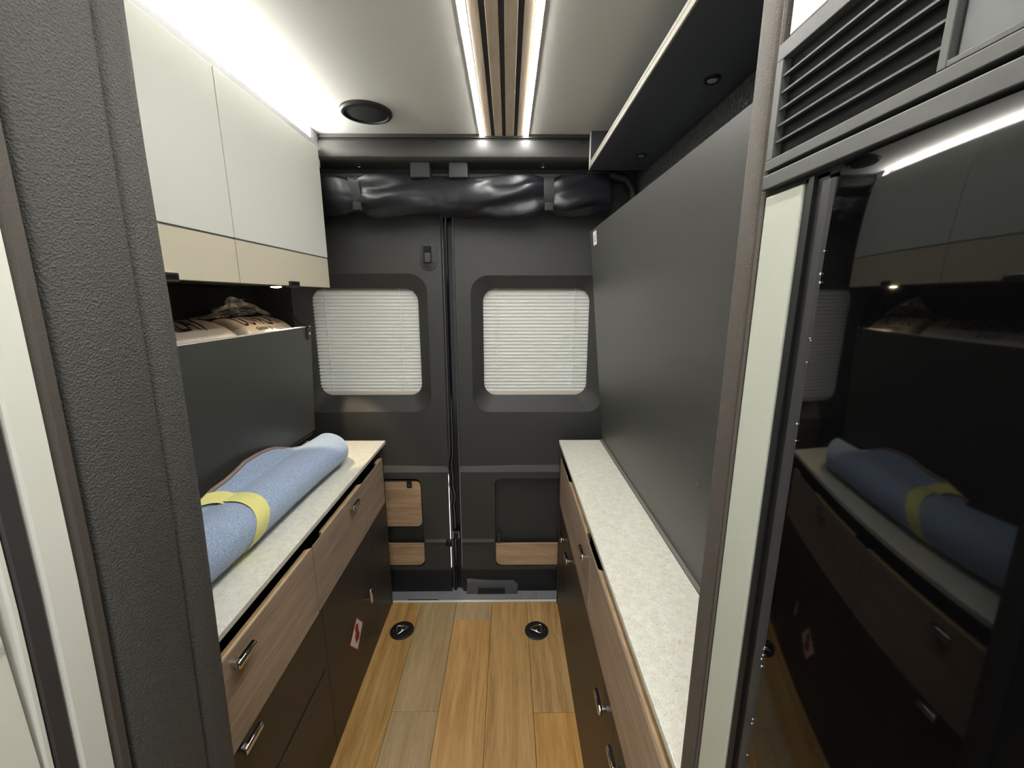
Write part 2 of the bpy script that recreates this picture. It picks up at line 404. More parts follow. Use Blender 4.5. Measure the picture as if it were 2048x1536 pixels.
# moulded lock cover at the foot of door 2
bm = B(); pts = [(-.205, -.03), (.045, -.03), (.045, .022), (.028, .04), (-.15, .04), (-.20, .052)]
add_prism(bm, [(a, py+.004, b) for a, b in pts], (0, -.022, 0), .006)
lk = obj('lock_cover', bm, plain('satin_dark_grey_plastic', srgb(92, 92, 95), .22), d2, .6)
obj('lock_slot', box(-.148, -.018, py-.021, py-.0175, -.02, .022, .002), 'gloss_black', lk)
obj('lock_bar', box(-.148, -.018, py-.024, py-.02, .012, .018, .001), 'plastic_dark', lk)
# centre seal
se = thing('door_seal', 'glossy black rubber seal down the gap between the rear doors', 'seal', (-.247, DY, 0))
bm = box(-.276, -.218, DY+.012, DY+.02, -.03, 1.95); obj('backing', bm, 'gloss_black', se)
def seal_edge(z):   # loose, wavy rubber lip near worktop height
    a = 0
    for zc, am, wd in ((.62, -.010, .05), (.53, -.006, .03), (.47, .005, .03), (.42, -.004, .03)): a += am*math.exp(-((z-zc)/wd)**2)
    return a
bm = grid(lambda u, v: Vector((-.266+seal_edge(-.02+1.95*u)*(1-v*.3)+v*.018-.0, DY+.004-.014*math.sin(math.pi*v), -.02+1.95*u)), 160, 7)
obj('lip', bm, 'gloss_black', se, 1.2)
bm = grid(lambda u, v: Vector((-.2655+seal_edge(-.02+1.95*u)+.004*math.cos(math.pi*v), DY-.002-.005*math.sin(math.pi*v), -.02+1.95*u)), 160, 6)
obj('edge_bead', bm, plain('grey_seal_bead', srgb(66, 66, 68), .6), se, 1.2)
obj('edge_bead', add_tube(B(), [(-.2255, DY-.002, -.02), (-.2255, DY-.002, 1.95)], .003, 8), plain('dark_seal_bead', srgb(60, 60, 62), .3), se, 1.2)
bm = B(); add_box(bm, -.262, -.232, DY-.024, DY+.004, .262, .305, .006); add_box(bm, -.296, -.262, DY-.026, DY-.01, .225, .262, .008)
obj('lock_striker', bm, 'gloss_black', se)
# door windows
for n, (x0, x1, z0, z1, lab, lab2) in enumerate(((-.86, -.37, .93, 1.43, 'window in the rear door with the latch handle, behind a blind', 'white pleated blind in the rear door with the latch handle'),
                                   (-.126, .37, .93, 1.43, 'window in the rear door beside the grey panel, behind a blind', 'white pleated blind in the rear door without a latch handle')), 1):
    wn = struct('window_%d' % n, box(x0, x1, DY+.09, DY+.094, z0, z1), 'glass', lab)
    fr = B(); rg = fill_plate(fr, DY+.052, [(x0-.03, z0-.03), (x1+.03, z0-.03), (x1+.03, z1+.03), (x0-.03, z1+.03)], [rr(x0+.012, x1-.012, z0+.012, z1-.012, .05, 6)])
    bridge(fr, rg[1], rr(x0+.012, x1-.012, z0+.012, z1-.012, .05, 6), DY+.092); obj('window_frame', fr, 'plastic_black', wn)
    bl = thing('pleated_blind', lab2, 'blind', ((x0+x1)/2, DY+.066, z0), 'pleated blinds in the rear doors')
    NP = 30; bm = B(); prev = None
    for i in range(2*NP+1):
        z = z0+.035+(z1-z0-.045)*i/(2*NP); y = DY+.056+(.016 if i % 2 else 0)
        cur = (bm.verts.new((x0+.004, y, z)), bm.verts.new((x1-.004, y, z)))
        if prev: bm.faces.new((prev[0], prev[1], cur[1], cur[0]))
        prev = cur
    obj('pleats', bm, 'blind', bl)
    obj('bottom_rail', box(x0+.004, x1-.004, DY+.054, DY+.07, z0+.012, z0+.036, .003), plain('cream_rail', srgb(206, 200, 188), .5), bl)
    obj('top_rail', box(x0+.004, x1-.004, DY+.054, DY+.07, z1-.022, z1-.006, .003), plain('grey_rail', srgb(150, 148, 142), .5), bl)
    for xc in ((-.79, -.468) if n == 1 else (-.052, .29)):
        bm = B()
        for i in range(NP):
            z = z0+.035+(z1-z0-.045)*(2*i+1.2)/(2*NP); add_box(bm, xc-.0019, xc+.0019, DY+.0525, DY+.0625, z-.003, z+.003, .0008, 1)
        obj('cord_light_dots', bm, plain('white_cord_light_leak', srgb(246, 248, 255), .4), bl)  # cord as white dashes, standing in for daylight leaking through its holes

# ---- header over the doors
hp = [(1.634, CZ), (1.634, CZ-.012), (1.642, CZ-.013), (1.640, CZ-.018), (1.622, CZ-.026), (1.617, CZ-.045), (1.615, CZ-.068), (1.618, CZ-.080), (1.626, CZ-.088), (1.640, CZ-.093), (1.700, CZ-.100), (1.712, CZ-.112), (1.712, CZ-.135), (1.7595, CZ-.135), (1.7595, CZ)]
hd = thing('header_trim', 'curved charcoal header moulding above the rear doors with small clips', 'trim', (-.2, 1.66, 1.86))
bm = B(); X0, X1 = -.95, .48
ra = [bm.verts.new((X0, y, z)) for y, z in hp]; rb = [bm.verts.new((X1, y, z)) for y, z in hp]
for i in range(len(hp)): bm.faces.new((ra[i], ra[(i+1) % len(hp)], rb[(i+1) % len(hp)], rb[i]))
obj('moulding', bm, 'plastic_dark', hd, .5)
for xa, xb in ((-.358, -.288), (-.216, -.148)):
    obj('clip', prism([(xa, 1.70, 1.862), (xa, 1.646, 1.866), (xa, 1.640, 1.862), (xa, 1.634, 1.812), (xa, 1.640, 1.808), (xa, 1.70, 1.81)], (xb-xa, 0, 0), .002), plain('clip_plastic', srgb(30, 31, 34), .7), hd)
for x in (-.553, .13):
    obj('courtesy_lamp', add_lathe(B(), [(.011, 0), (.011, .003), (.007, .004), (.006, .002), (0, .0018)], T(x, 1.66, 1.8578, Matrix.Rotation(math.radians(170), 4, 'X')), 16), 'chrome', hd, .6)
for x in (-.655, -.265, .27): obj('screw', add_lathe(B(), [(.0035, 0), (.0035, .001), (0, .0012)], T(x, 1.6195, 1.924, Matrix.Rotation(math.pi/2, 4, 'X')), 10), 'plastic_black', hd)

# ---- rolled insect screen / awning bag
rl = thing('rolled_screen', 'rolled black nylon screen strapped under the header above the doors', 'rolled screen', (-.2, 1.672, 1.68))
from mathutils import noise as mnoise
SX = (-.575, .153)
def roll_r(x, a):
    r = .068+.006*mnoise.noise(Vector((x*5, math.cos(a)*1.3, math.sin(a)*1.3)))
    for s in SX: r -= .016*math.exp(-((x-s)/.035)**2)
    # folds running away from the straps
    for s, sg in ((SX[0], 1), (SX[1], -1), (SX[1], 1)):
        d = (x-s)*sg
        if d > 0: r += .012*math.exp(-((d-.10)/.12)**2)*math.sin(5*a+d*16*sg+s*7)*(1 if d < .4 else 0)
    r += .004*math.sin(3*a+x*9)+.006*abs(mnoise.noise(Vector((x*11, a*2.0, 3))))
    r += .010*(abs(mnoise.noise(Vector((x*7+a*.8, a*1.2, 8))))-.2)*math.exp(-((x-.05)/.22)**2)+.008*(abs(mnoise.noise(Vector((x*8-a, a*1.2, 15))))-.2)*math.exp(-((x+.47)/.12)**2)
    return r
def roll_pt(u, v):
    x = -.80+1.18*u; a = 2*math.pi*v
    r = roll_r(x, a); sag = -.006*math.cos((x+.2)*3)
    return Vector((x, 1.672+.62*r*math.cos(a) if False else 1.668+.60*r*math.cos(a), 1.757+sag+1.02*r*math.sin(a)))
bm = grid(roll_pt, 240, 64, False, True)
bm.verts.ensure_lookup_table()
ends = [[bm.verts[b_+j] for j in range(64)] for b_ in (0, 239*64)]
for e_ in ends: bm.faces.new(e_)
obj('screen_roll', bm, 'nylon', rl, 1.0)
for s in SX:
    bm = grid(lambda u, v: (lambda a, x: Vector((x, 1.668+.60*.064*math.cos(a), 1.757+1.02*.063*math.sin(a))))(2*math.pi*u, s-.019+.038*v+.014*(1-math.sin(2*math.pi*u))*(1 if s < 0 else 0)), 40, 4, True)
    st = obj('strap', bm, 'web', rl, .8)
    obj('buckle', box(s-.016+(.02 if s < 0 else 0), s+.016+(.02 if s < 0 else 0), 1.615, 1.626, 1.693, 1.722, .003), 'web', st)

# ================================================================== LEFT SIDE
# ---- shower / washroom corner
WK = .88
def lean(z):
    z = 1.38+(z-1.38)/WK
    t = [(.0, -.520), (.54, -.507), (1.05, -.489), (1.33, -.485), (1.6, -.484), (1.96, -.474)]
    for (a, b), (c_, d) in zip(t, t[1:]):
        if z <= c_: return WK*(b+(d-b)*(z-a)/(c_-a))
    return WK*t[-1][1]
wr = thing('washroom_corner', 'dark leatherette corner post with brown, white and black edge strips', 'partition', (-.5, .45, 0))
def strip(name, y0, y1, depth, mat, zt=CZ, rnd=.002, dx=0.):
    def pr(u, v):
        z = zt*u
        prof = [(y0, -.05), (y0, -rnd), (y0+rnd, 0), (y1-rnd, 0), (y1, -rnd), (y1, -.05)]
        k = min(5, int(v*5+.001)); y, dxx = prof[k]
        return Vector((lean(z)+depth+dxx, WK*y+(.012*(z-.8)), z))
    return obj(name, grid(pr, 24, 6), mat, wr, .5)
zs = 40
def post_pt(u, v):
    z = CZ*u
    prof = [(.439, -.06), (.439, -.004), (.443, .0), (.49, .002), (.540, .0015), (.546, -.001), (.5485, -.0045), (.551, -.0005), (.557, .002), (.575, .004), (.590, .0035), (.602, .0), (.610, -.006), (.615, -.015), (.617, -.03), (.617, -.07)]
    k = min(len(prof)-1, int(round(v*(len(prof)-1)))); y, dx = prof[k]
    return Vector((lean(z)+dx, WK*y+.012*(z-.8)*(1 if y < .56 else .3), z))
obj('padded_post', grid(post_pt, zs, 16), 'leather', wr, .9)
strip('brown_trim', .416, .438, -.002, 'leather_brown', rnd=.006)
strip('white_strip', .383, .4155, -.004, 'white_gloss')
strip('black_strip', .363, .3825, -.008, plain('dark_gap_profile', srgb(58, 54, 54), .5))
strip('frame_edge', .3545, .3625, -.009, 'white_gloss')
obj('marble_panel', box(-.53, -.4455, -.5, .310, 0, CZ), 'marble', wr)
obj('rear_panel', box(-1.05, -.49, .52, .538, 0, CZ), 'void', wr)

# ---- wall cabinets
XF = -.66
def wall_cab(y0, y1, label, latch_y, latch_mat):
    t = thing('wall_cabinet', label, 'cabinet', ((XF-.95)/2, (y0+y1)/2, 1.414), 'wall cabinets above the fold-down panel')
    obj('body', box(-1.055, XF-.018, y0, y1, 1.418, 1.884), 'void', t)
    obj('upper_front', box(XF-.017, XF, y0+.0012, y1-.0012, 1.520, 1.886, .0012), 'cab_white', t)
    lw = obj('lower_front', box(XF-.017, XF-.001, y0+.0012, y1-.0012, 1.414, 1.516, .0012), 'cab_cream', t)
    obj('shadow_gap', box(XF-.016, XF-.0035, y0+.002, y1-.002, 1.5155, 1.5205), 'edge_grey', t)
    lt = obj('latch', prism([(XF-.012, a, b) for a, b in rr(latch_y-.026, latch_y+.026, 1.410, 1.427, .003, 3)], (.019, 0, 0), .001), latch_mat, lw)
    obj('latch_button', box(XF+.003, XF+.0085, latch_y-.02, latch_y+.02, 1.4135, 1.4235, .001), 'gloss_black', lt)
    return t
wc2 = wall_cab(1.0505, 1.572, 'light grey and cream wall cabinet ending beside the rear doors', 1.305, 'plastic_black')
wc1 = wall_cab(.558, 1.0495, 'light grey and cream wall cabinet beside the leatherette post', .822, 'chrome')
obj('filler', box(XF-.055, XF-.022, 1.572, 1.632, 1.84, CZ, .001), 'alu', wc2)
# underside spot, lit
ul = thing('under_cabinet_spot', 'small lit warm spot under the wall cabinet', 'light', (-.745, 1.36, 1.405))
obj('ring', add_lathe(B(), [(.02, 0), (.02, .005), (.016, .006), (.015, .003)], T(-.745, 1.36, 1.418, ROT_DOWN), 24), 'chrome', ul, .6)
obj('lens', add_lathe(B(), [(.015, .003), (.015, .0075), (.008, .009), (0, .0095)], T(-.745, 1.36, 1.418, ROT_DOWN), 24), 'bulb', ul)
sd = bpy.data.lights.new('under_cabinet_spot_light', 'SPOT'); sd.energy = SPOT_W; sd.color = (1, .8, .52); sd.spot_size = math.radians(55); sd.spot_blend = .35; sd.shadow_soft_size = .006
so = bpy.data.objects.new('under_cabinet_spot_light', sd); COL.objects.link(so); so.location = (-.742, 1.36, 1.405); so.rotation_euler = (math.radians(18), 0, 0)
# cove light over the cabinets
cv = thing('cove_light_strip', 'white LED profile along the top of the wall cabinets lighting the ceiling', 'light', (-.69, 1.1, 1.8875))
obj('profile', prism([(-.664, .56, 1.8875), (-.662, .56, 1.9045), (-.670, .56, 1.9045), (-.673, .56, 1.899), (-.74, .56, 1.899), (-.74, .56, 1.8875)], (0, 1.035, 0)), 'alu', cv)
obj('led_tape', box(-.72, -.69, .565, 1.590, 1.8995, 1.9015), 'cove', cv)

# ---- fold-down panel, locker behind it
fp = thing('fold_down_panel', 'charcoal fold-down panel above the worktop held by a black strap', 'panel', (-.75, 1.0, .868))
ft, fb = (-.740, 1.272), (-.764, .868)
obj('board', prism([(ft[0], .556, ft[1]), (ft[0]-.018, .556, ft[1]), (fb[0]-.018, .556, fb[1]), (fb[0], .556, fb[1])], (0, 1.0, 0)), 'dark_lam', fp)
obj('edge_band', prism([(ft[0]+.0002, .556, ft[1]+.0002), (ft[0]-.018, .556, ft[1]+.0002), (ft[0]-.018, .556, ft[1]+.0022), (ft[0]+.0002, .556, ft[1]+.0022)], (0, 1.001, 0)), 'white_trim', fp)
bm = B(); add_tube(bm, [(fb[0]-.01, .64, fb[1]-.008), (fb[0]-.01, 1.54, fb[1]-.008)], .008, 8); obj('hinge', bm, 'plastic_black', fp)
lc = thing('storage_locker', 'dark storage locker behind the fold-down panel', 'locker', (-.92, 1.0, .79))
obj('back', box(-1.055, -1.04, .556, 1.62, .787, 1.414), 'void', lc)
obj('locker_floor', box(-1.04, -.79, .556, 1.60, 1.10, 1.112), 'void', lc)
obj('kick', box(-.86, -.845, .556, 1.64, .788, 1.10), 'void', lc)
obj('divider', box(-1.04, -.83, 1.30, 1.306, 1.112, 1.414), 'void', lc) if False else None
stp = thing('retaining_strap', 'black webbing strap with metal stud at the end of the fold-down panel', 'strap', (-.742, 1.52, 1.24))
def ribbon(path, wv, th=.0012):
    bm = B(); wv = Vector(wv); pr = None
    for p in path:
        p = Vector(p); c_ = [bm.verts.new(p-wv), bm.verts.new(p+wv)]
        if pr: bm.faces.new((pr[0], pr[1], c_[1], c_[0]))
        pr = c_
    r = bmesh.ops.solidify(bm, geom=list(bm.faces), thickness=th); return bm
obj('webbing', ribbon([(-.83, 1.44, 1.417), (-.81, 1.455, 1.392), (-.792, 1.475, 1.35), (-.762, 1.512, 1.292), (-.748, 1.524, 1.2765), (-.7375, 1.527, 1.274), (-.7365, 1.528, 1.255)], (0, .010, 0)), 'web', stp, .8)
pl = obj('end_plate', prism([(-.7375-.0005, a, b) for a, b in rr(1.515, 1.541, 1.228, 1.27, .008, 4)], (.003, 0, 0), .0008), 'plastic_black', stp)
obj('stud', add_lathe(B(), [(.0055, 0), (.005, .003), (0, .0042)], T(-.7355, 1.528, 1.248, Matrix.Rotation(math.pi/2, 4, 'Y')), 16), 'chrome', pl, .8)

# ---- bagged mattress toppers
def bag(name, y0, y1, zt, label, txt, ty0, ty1, sub, nm):
    t = thing(name, label, 'bag', (-.88, (y0+y1)/2, 1.112), 'bagged bedding in the locker')
    x0, x1 = -1.03, -.770
    def top(x, y):
        s = (x-x0)/(x1-x0); q = (y-y0)/(y1-y0)
        e = (max(0, 1-abs(2*s-1)**2.1))**.5; f = (max(0, 1-abs(2*q-1)**14))**.5
        return 1.17+(zt-1.17)*e*f+.004*mnoise.noise(Vector((x*30, y*14, nm)))*f
    def pt(u, v):
        s = 1-(1-u)**1.0; x = x0+(x1-x0)*s; y = y0+(y1-y0)*v
        return Vector((x, y, top(x, y)))
    bm = grid(pt, 30, 60)
    es = [e for e in bm.edges if e.is_boundary]
    r = bmesh.ops.extrude_edge_only(bm, edges=es); vs = [q for q in r['geom'] if isinstance(q, bmesh.types.BMVert)]
    for v in vs: v.co.z = 1.114
    bmesh.ops.contextual_create(bm, geom=[e for e in bm.edges if e.is_boundary])
    b = obj('wrapped_topper', bm, 'bag', t, 1.0)
    def put(txt, ya, yb, xa, xb, shear):
        tm = text_mesh(txt); xs = [v.co.x for v in tm.verts]; ys = [v.co.y for v in tm.verts]
        bmesh.ops.subdivide_edges(tm, edges=[e for e in tm.edges if e.calc_length() > .15], cuts=2)
        mx, mn, my, ny = max(xs), min(xs), max(ys), min(ys)
        for v in tm.verts:
            q = (v.co.x-mn)/(mx-mn); p = (v.co.y-ny)/(my-ny)
            y = ya+(yb-ya)*q; x = xb+(xa-xb)*p+shear*(q-.5)
            v.co = Vector((x, y, top(x, y)+.0014))
        obj('print', tm, 'ink', b)
    put(txt, ty0, ty1, -.885, -.826, .006)
    put(sub, ty0+.03, ty0+.11, -.822, -.808, .004)
    return t
bag('bedding_bag', .57, 1.275, 1.318, 'milky plastic bag of bedding nearest the leatherette post, with dark lettering', 'DUVALAY', .90, 1.155, 'time b', 1)
bag('bedding_bag', 1.279, 1.575, 1.312, 'milky plastic bag of bedding under the lit spot, with dark lettering', 'DUVALAY', 1.318, 1.52, 'time b', 5)
# crumpled clear film behind
def film(u, v):
    y = 1.27+.31*u; k = min(1, 2.6*u, 2.2*(1-u))
    fold = mnoise.noise(Vector((u*9, v*3, 2)))
    z = 1.314+(.062*k)*v+.012*fold*v
    return Vector((-.93+.05*mnoise.noise(Vector((u*7, v*4, 9)))+.02*v-.03*(1-v), y+.01*fold, z))
cf = obj('clear_film', grid(film, 60, 24), 'clear_film', None, 1.2, own=True)
tag(cf, 'crumpled clear plastic film standing up behind the bedding bags', 'plastic film')

# ---- left worktop and base unit
wl = obj('worktop', box(-.87, -.519, .556, RY+.002, WT-.014, WT, .0015), 'worktop', own=True)
tag(wl, 'pale speckled worktop under the blue felt roll', 'worktop')
def handle(parent, p, axis, nx):
    """chrome lever pull, 58 mm, standing off the front; axis 'y' or 'z'; nx=+1 faces +x"""
    L, W, D = .058, .017, .020
    x0 = p[0]
    def bx(a0, a1, w0, w1, d0, d1, bev):
        xa, xb = sorted((x0+nx*d0, x0+nx*d1))
        return box(xa, xb, p[1]+a0, p[1]+a1, p[2]+w0, p[2]+w1, bev, 3) if axis == 'y' else box(xa, xb, p[1]+w0, p[1]+w1, p[2]+a0, p[2]+a1, bev, 3)
    h = obj('handle', bx(-L/2, L/2, -W/2, W/2, .009, D, .0045), 'chrome', parent, .7)
    obj('handle_post', bx(-L/2+.004, -L/2+.018, -W/2+.003, W/2-.003, -.001, .012, .002), 'chrome', h, .7)
    obj('handle_inset', bx(-L/2+.012, L/2-.003, W/2-.0015, W/2+.0008, .0105, D-.003, .0006), 'gloss_black', h)
    return h
def drawer(parent, xf, nx, y0, y1, z0, z1, scoops):
    """wooden front with a tan top edge, cut away behind the front edge where the grips are"""
    th = .017
    xa, xb = sorted((xf, xf-nx*.003))
    bm = box(xa, xb, y0, y1, z0, z1, .0005, 1)
    f = obj('drawer_front', bm, 'walnut', parent)
    ys = [y0]+[q for s in scoops for q in s]+[y1]
    for i in range(0, len(ys), 2):
        a, b = ys[i], ys[i+1]
        if b-a < .005: continue
        xc, xd = sorted((xf-nx*.0032, xf-nx*th))
        obj('top_edge', prism([(xc, a, z1-.001), (xc, b, z1-.001), (xd, b-.01, z1-.001), (xd, a+.01, z1-.001)] if xc > xd or nx < 0 else [(xd, a, z1-.001), (xd, b, z1-.001), (xc, b-.01, z1-.001), (xc, a+.01, z1-.001)], (0, 0, -.03)), 'tan', f)
    xc, xd = sorted((xf-nx*.0032, xf-nx*.012))
    obj('backing', box(xc, xd, y0+.002, y1-.002, z0+.002, z1-.032), 'tan', f)
    return f
bl = thing('base_cabinet', 'dark base cabinet with brown wooden drawers below the blue felt roll', 'cabinet', (-.70, 1.1, 0))
obj('carcass', box(-.87, -.556, .556, RY-.002, .0, .50), 'void', bl)
obj('back', box(-.87, -.62, .556, RY-.002, .50, WT-.0145), 'void', bl)
obj('end_panel', box(-.87, -.534, RY-.016, RY, 0, WT-.0145, .0008), 'door_dark', bl)
XD = -.532
dA = drawer(bl, XD, 1, 1.004, RY-.017, .514, .717, [(1.006, 1.068), (1.388, 1.568)])
dB = drawer(bl, XD, 1, .558, .9995, .512, .716, [])
handle(dA, (XD, 1.285, .688), 'y', 1); handle(dB, (XD, .686, .690), 'y', 1)
def ddoor(y0, y1, z0, z1, x=-.5345):
    return obj('cupboard_door', box(x-.018, x, y0+.001, y1-.001, z0, z1, .001), 'door_dark', bl)
e1 = ddoor(.558, 1.02, .003, .510); e2 = ddoor(1.02, 1.445, .003, .512); e3 = ddoor(1.445, RY-.017, .003, .510)
handle(e1, (-.5345, .672, .502), 'y', 1); handle(e2, (-.5345, 1.355, .275), 'z', 1)
# access hatch lines (raised thin hatch)
hx = -.5342
obj('access_hatch', prism([(hx, .58, .125), (hx, 1.000, .125), (hx, 1.004, .316), (hx, .58, .316)], (.0030, 0, 0), .0012), 'door_dark', e1)
# warning sticker
sk = [hit(px_, py_, x=-.5335) for px_, py_ in ((713, 1233), (726, 1243), (715, 1302), (699, 1293))]
stk = thing('sticker', 'white square sticker with red border and red arrow on the dark cupboard door', 'sticker', tuple(sum(sk, Vector())/4))
cc = sum(sk, Vector())/4
obj('border', prism([p for p in sk], (.0006, 0, 0)), 'red', stk)
obj('label_face', prism([cc+(p-cc)*.90+Vector((.0006, 0, 0)) for p in sk], (.0003, 0, 0)), 'paper', stk)
ar = [(712, 1248), (716, 1247), (717, 1263), (719, 1264), (718, 1276), (712, 1287), (710, 1270), (712, 1268), (710, 1258)]
obj('arrow', prism([(lambda p: Vector((-.5324, p.y, p.z)))(hit(a, b, x=-.5325)) for a, b in ar], (.0004, 0, 0)), 'red', stk)

# ---- blue felt roll
fr = thing('felt_roll', 'rolled blue grey felt mat with brown binding and yellow tape on the worktop', 'rolled mat', (-.69, 1.0, WT))
def sec(y):
    q = (y-.62)/(1.42-.62)
    return -.678+.020*q+.003*math.sin(q*7), .083, .120-.030*q+.002*math.sin(q*9+1)
def mat_pt(u, v, grow=0, ya=.565, yb=1.41):
    a = 2*math.pi*v; y = ya+(yb-ya)*u
    cx, hw, hh = sec(y); e = 2.15
    cs, sn = math.cos(a), math.sin(a)
    px_ = math.copysign(abs(cs)**(2/e), cs); pz = math.copysign(abs(sn)**(2/e), sn)
    x = cx+(hw+grow)*px_-.012*(pz+1)/2*0; z = WT+.002+hh/2+(hh/2+grow)*pz
    if grow == 0: y += .0
    yy = y+(u**6)*(.06*(z-WT)/.09-.05*(x-cx)/hw)*(1 if grow == 0 else 0)
    return Vector((x, yy, z))
bm = grid(lambda u, v: mat_pt(u, v), 70, 56, False, True); bm.verts.ensure_lookup_table()
n0 = 56
# hollow ends: fold inward as a rolled layer
ends = [([bm.verts[b_+j] for j in range(n0)], s) for b_, s in ((0, 1), (69*n0, -1))]
for ring, s in ends:
    cen = sum((v.co for v in ring), Vector())/n0
    inner = [bm.verts.new(cen+(v.co-cen)*.86) for v in ring]; deep = [bm.verts.new(cen+(v.co-cen)*.84+Vector((0, .15*s, 0))) for v in ring]
    for j in range(n0):
        k = (j+1) % n0
        bm.faces.new((ring[j], ring[k], inner[k], inner[j])); bm.faces.new((inner[j], inner[k], deep[k], deep[j]))
    bm.faces.new(deep)
obj('felt_mat', bm, 'felt', fr, 1.2)
bm = grid(lambda u, v: mat_pt(u, v, .0012, .862, .915)+Vector((0, .05*math.sin(2*math.pi*v), 0)), 6, 56, False, True)
obj('tape', bm, 'tape', fr, 1.2)
# bound outer edge of the mat running along the back of the roll
path = []
for px_, py_, xx in ((372, 1036, -.735), (388, 1018, -.735), (405, 1000, -.735), (425, 980, -.735), (450, 962, -.74), (470, 944, -.745), (490, 924, -.75), (515, 909, -.755), (535, 900, -.757), (548, 897, -.757), (565, 897, -.757), (585, 898, -.757), (612, 892, -.755), (628, 888, -.752)):
    path.append(hit(px_, py_, x=xx+.012))
bm = B(); add_tube(bm, path, .0055, 8); obj('binding', bm, 'binding', fr, 1.2)
bm = B(); prev = None
for p in path:
    cx, hw, hh = sec(min(1.4, p.y)); cur = (bm.verts.new(p), bm.verts.new((cx-hw*.30, p.y, WT+hh-.004)))
    if prev: bm.faces.new((prev[0], prev[1], cur[1], cur[0]))
    prev = cur
obj('outer_flap', bm, 'felt', fr, 1.2)
def edge_at(y):
    for p, q in zip(path, path[1:]):
        if p.y <= y <= q.y: return p.lerp(q, (y-p.y)/(q.y-p.y))
    return path[0] if y < path[0].y else path[-1]
bm = grid(lambda u, v: (lambda y: Vector((sec(y)[0]-sec(y)[1]*.30+.012, y, WT+sec(y)[2]+.0012)).lerp(edge_at(y-.045*v)+Vector((.002, 0, .0065)), v))(.905+.052*u), 6, 8)
obj('tape', bm, 'tape', fr, 1.2)
cx, hw, hh = sec(1.4)
bm = B(); add_tube(bm, [mat_pt(.985, j/56, .0035)+Vector((0, .02, 0)) for j in range(-6, 14)], .003, 6); obj('end_binding', bm, 'binding', fr, 1.2) if False else bm.free()

# ================================================================== RIGHT SIDE
wr2 = obj('worktop', box(.215, .388, .405, RY+.002, WT-.014, WT, .0015), 'worktop', own=True)
tag(wr2, 'narrow pale speckled worktop beneath the tall grey panel', 'worktop')
br = thing('base_cabinet', 'dark base cabinet with brown wooden drawers under the tall grey panel', 'cabinet', (.40, 1.0, 0))
obj('carcass', box(.245, .55, .41, RY-.002, 0, .50), 'void', br)
obj('back', box(.31, .55, .41, RY-.002, .50, WT-.0145), 'void', br)
obj('end_panel', box(.221, .55, RY-.016, RY, 0, WT-.0145, .0008), 'door_dark', br)
XR = .222
gA = drawer(br, XR, -1, .984, RY-.017, .508, .714, [(.986, 1.062), (1.405, RY-.019)])
gB = drawer(br, XR, -1, .41, .980, .508, .713, [(.908, .978)])
handle(gA, (XR, 1.045, .665), 'y', -1)
def rdoor(y0, y1): return obj('cupboard_door', box(.2235, .2415, y0+.001, y1-.001, .003, .505, .001), 'door_dark', br)
h1 = rdoor(1.37, RY-.017); h2 = rdoor(.70, 1.37); h3 = rdoor(.41, .70)
for hd_, y, z in ((h1, 1.475, .442), (h2, 1.325, .452), (h2, .785, .452), (h3, .655, .455)): handle(hd_, (.2235, y, z), 'y', -1)
# tall grey folded panel
gp = thing('tall_panel', 'tall charcoal panel leaning over the narrow worktop', 'panel', (.36, 1.0, WT))
P0, P1 = (.396, WT+.001), (.312, 1.622)
obj('board', prism([(P0[0], .405, P0[1]), (P1[0], .405, P1[1]), (P1[0]+.02, .405, P1[1]), (P0[0]+.02, .405, P0[1])], (0, 1.235, 0)), 'dark_lam', gp)
obj('foot_strip', prism([(.3885, .405, WT), (.3885, .405, WT+.006), (.3955, .405, WT+.006), (.3955, .405, WT)], (0, 1.235, 0)), 'edge_grey', gp)
nrm = Vector((-(P1[1]-P0[1]), 0, P1[0]-P0[0])).normalized()
def onp(y, z, d=0): 
    q = (z-P0[1])/(P1[1]-P0[1]); return Vector((P0[0]+(P1[0]-P0[0])*q, y, z))+nrm*d
st2 = thing('sticker', 'small white paper label at the top rear corner of the tall panel', 'sticker', tuple(onp(1.58, 1.57)))
obj('label_face', prism([onp(1.53, 1.612, .0003), onp(1.585, 1.612, .0003), onp(1.585, 1.565, .0003), onp(1.53, 1.565, .0003)], nrm*.0006), 'paper', st2)
for zz in (1.597, 1.589, 1.581): obj('print_line', prism([onp(1.54, zz, .001), onp(1.575, zz, .001), onp(1.575, zz-.0035, .001), onp(1.54, zz-.0035, .001)], nrm*.0002), 'grey_ink', st2)
obj('plug', add_lathe(B(), [(.007, 0), (.006, .0015), (0, .002)], Matrix.Translation(onp(.744, 1.018)) @ nrm.to_track_quat('Z', 'Y').to_matrix().to_4x4(), 16), 'dark_lam', gp, .6)

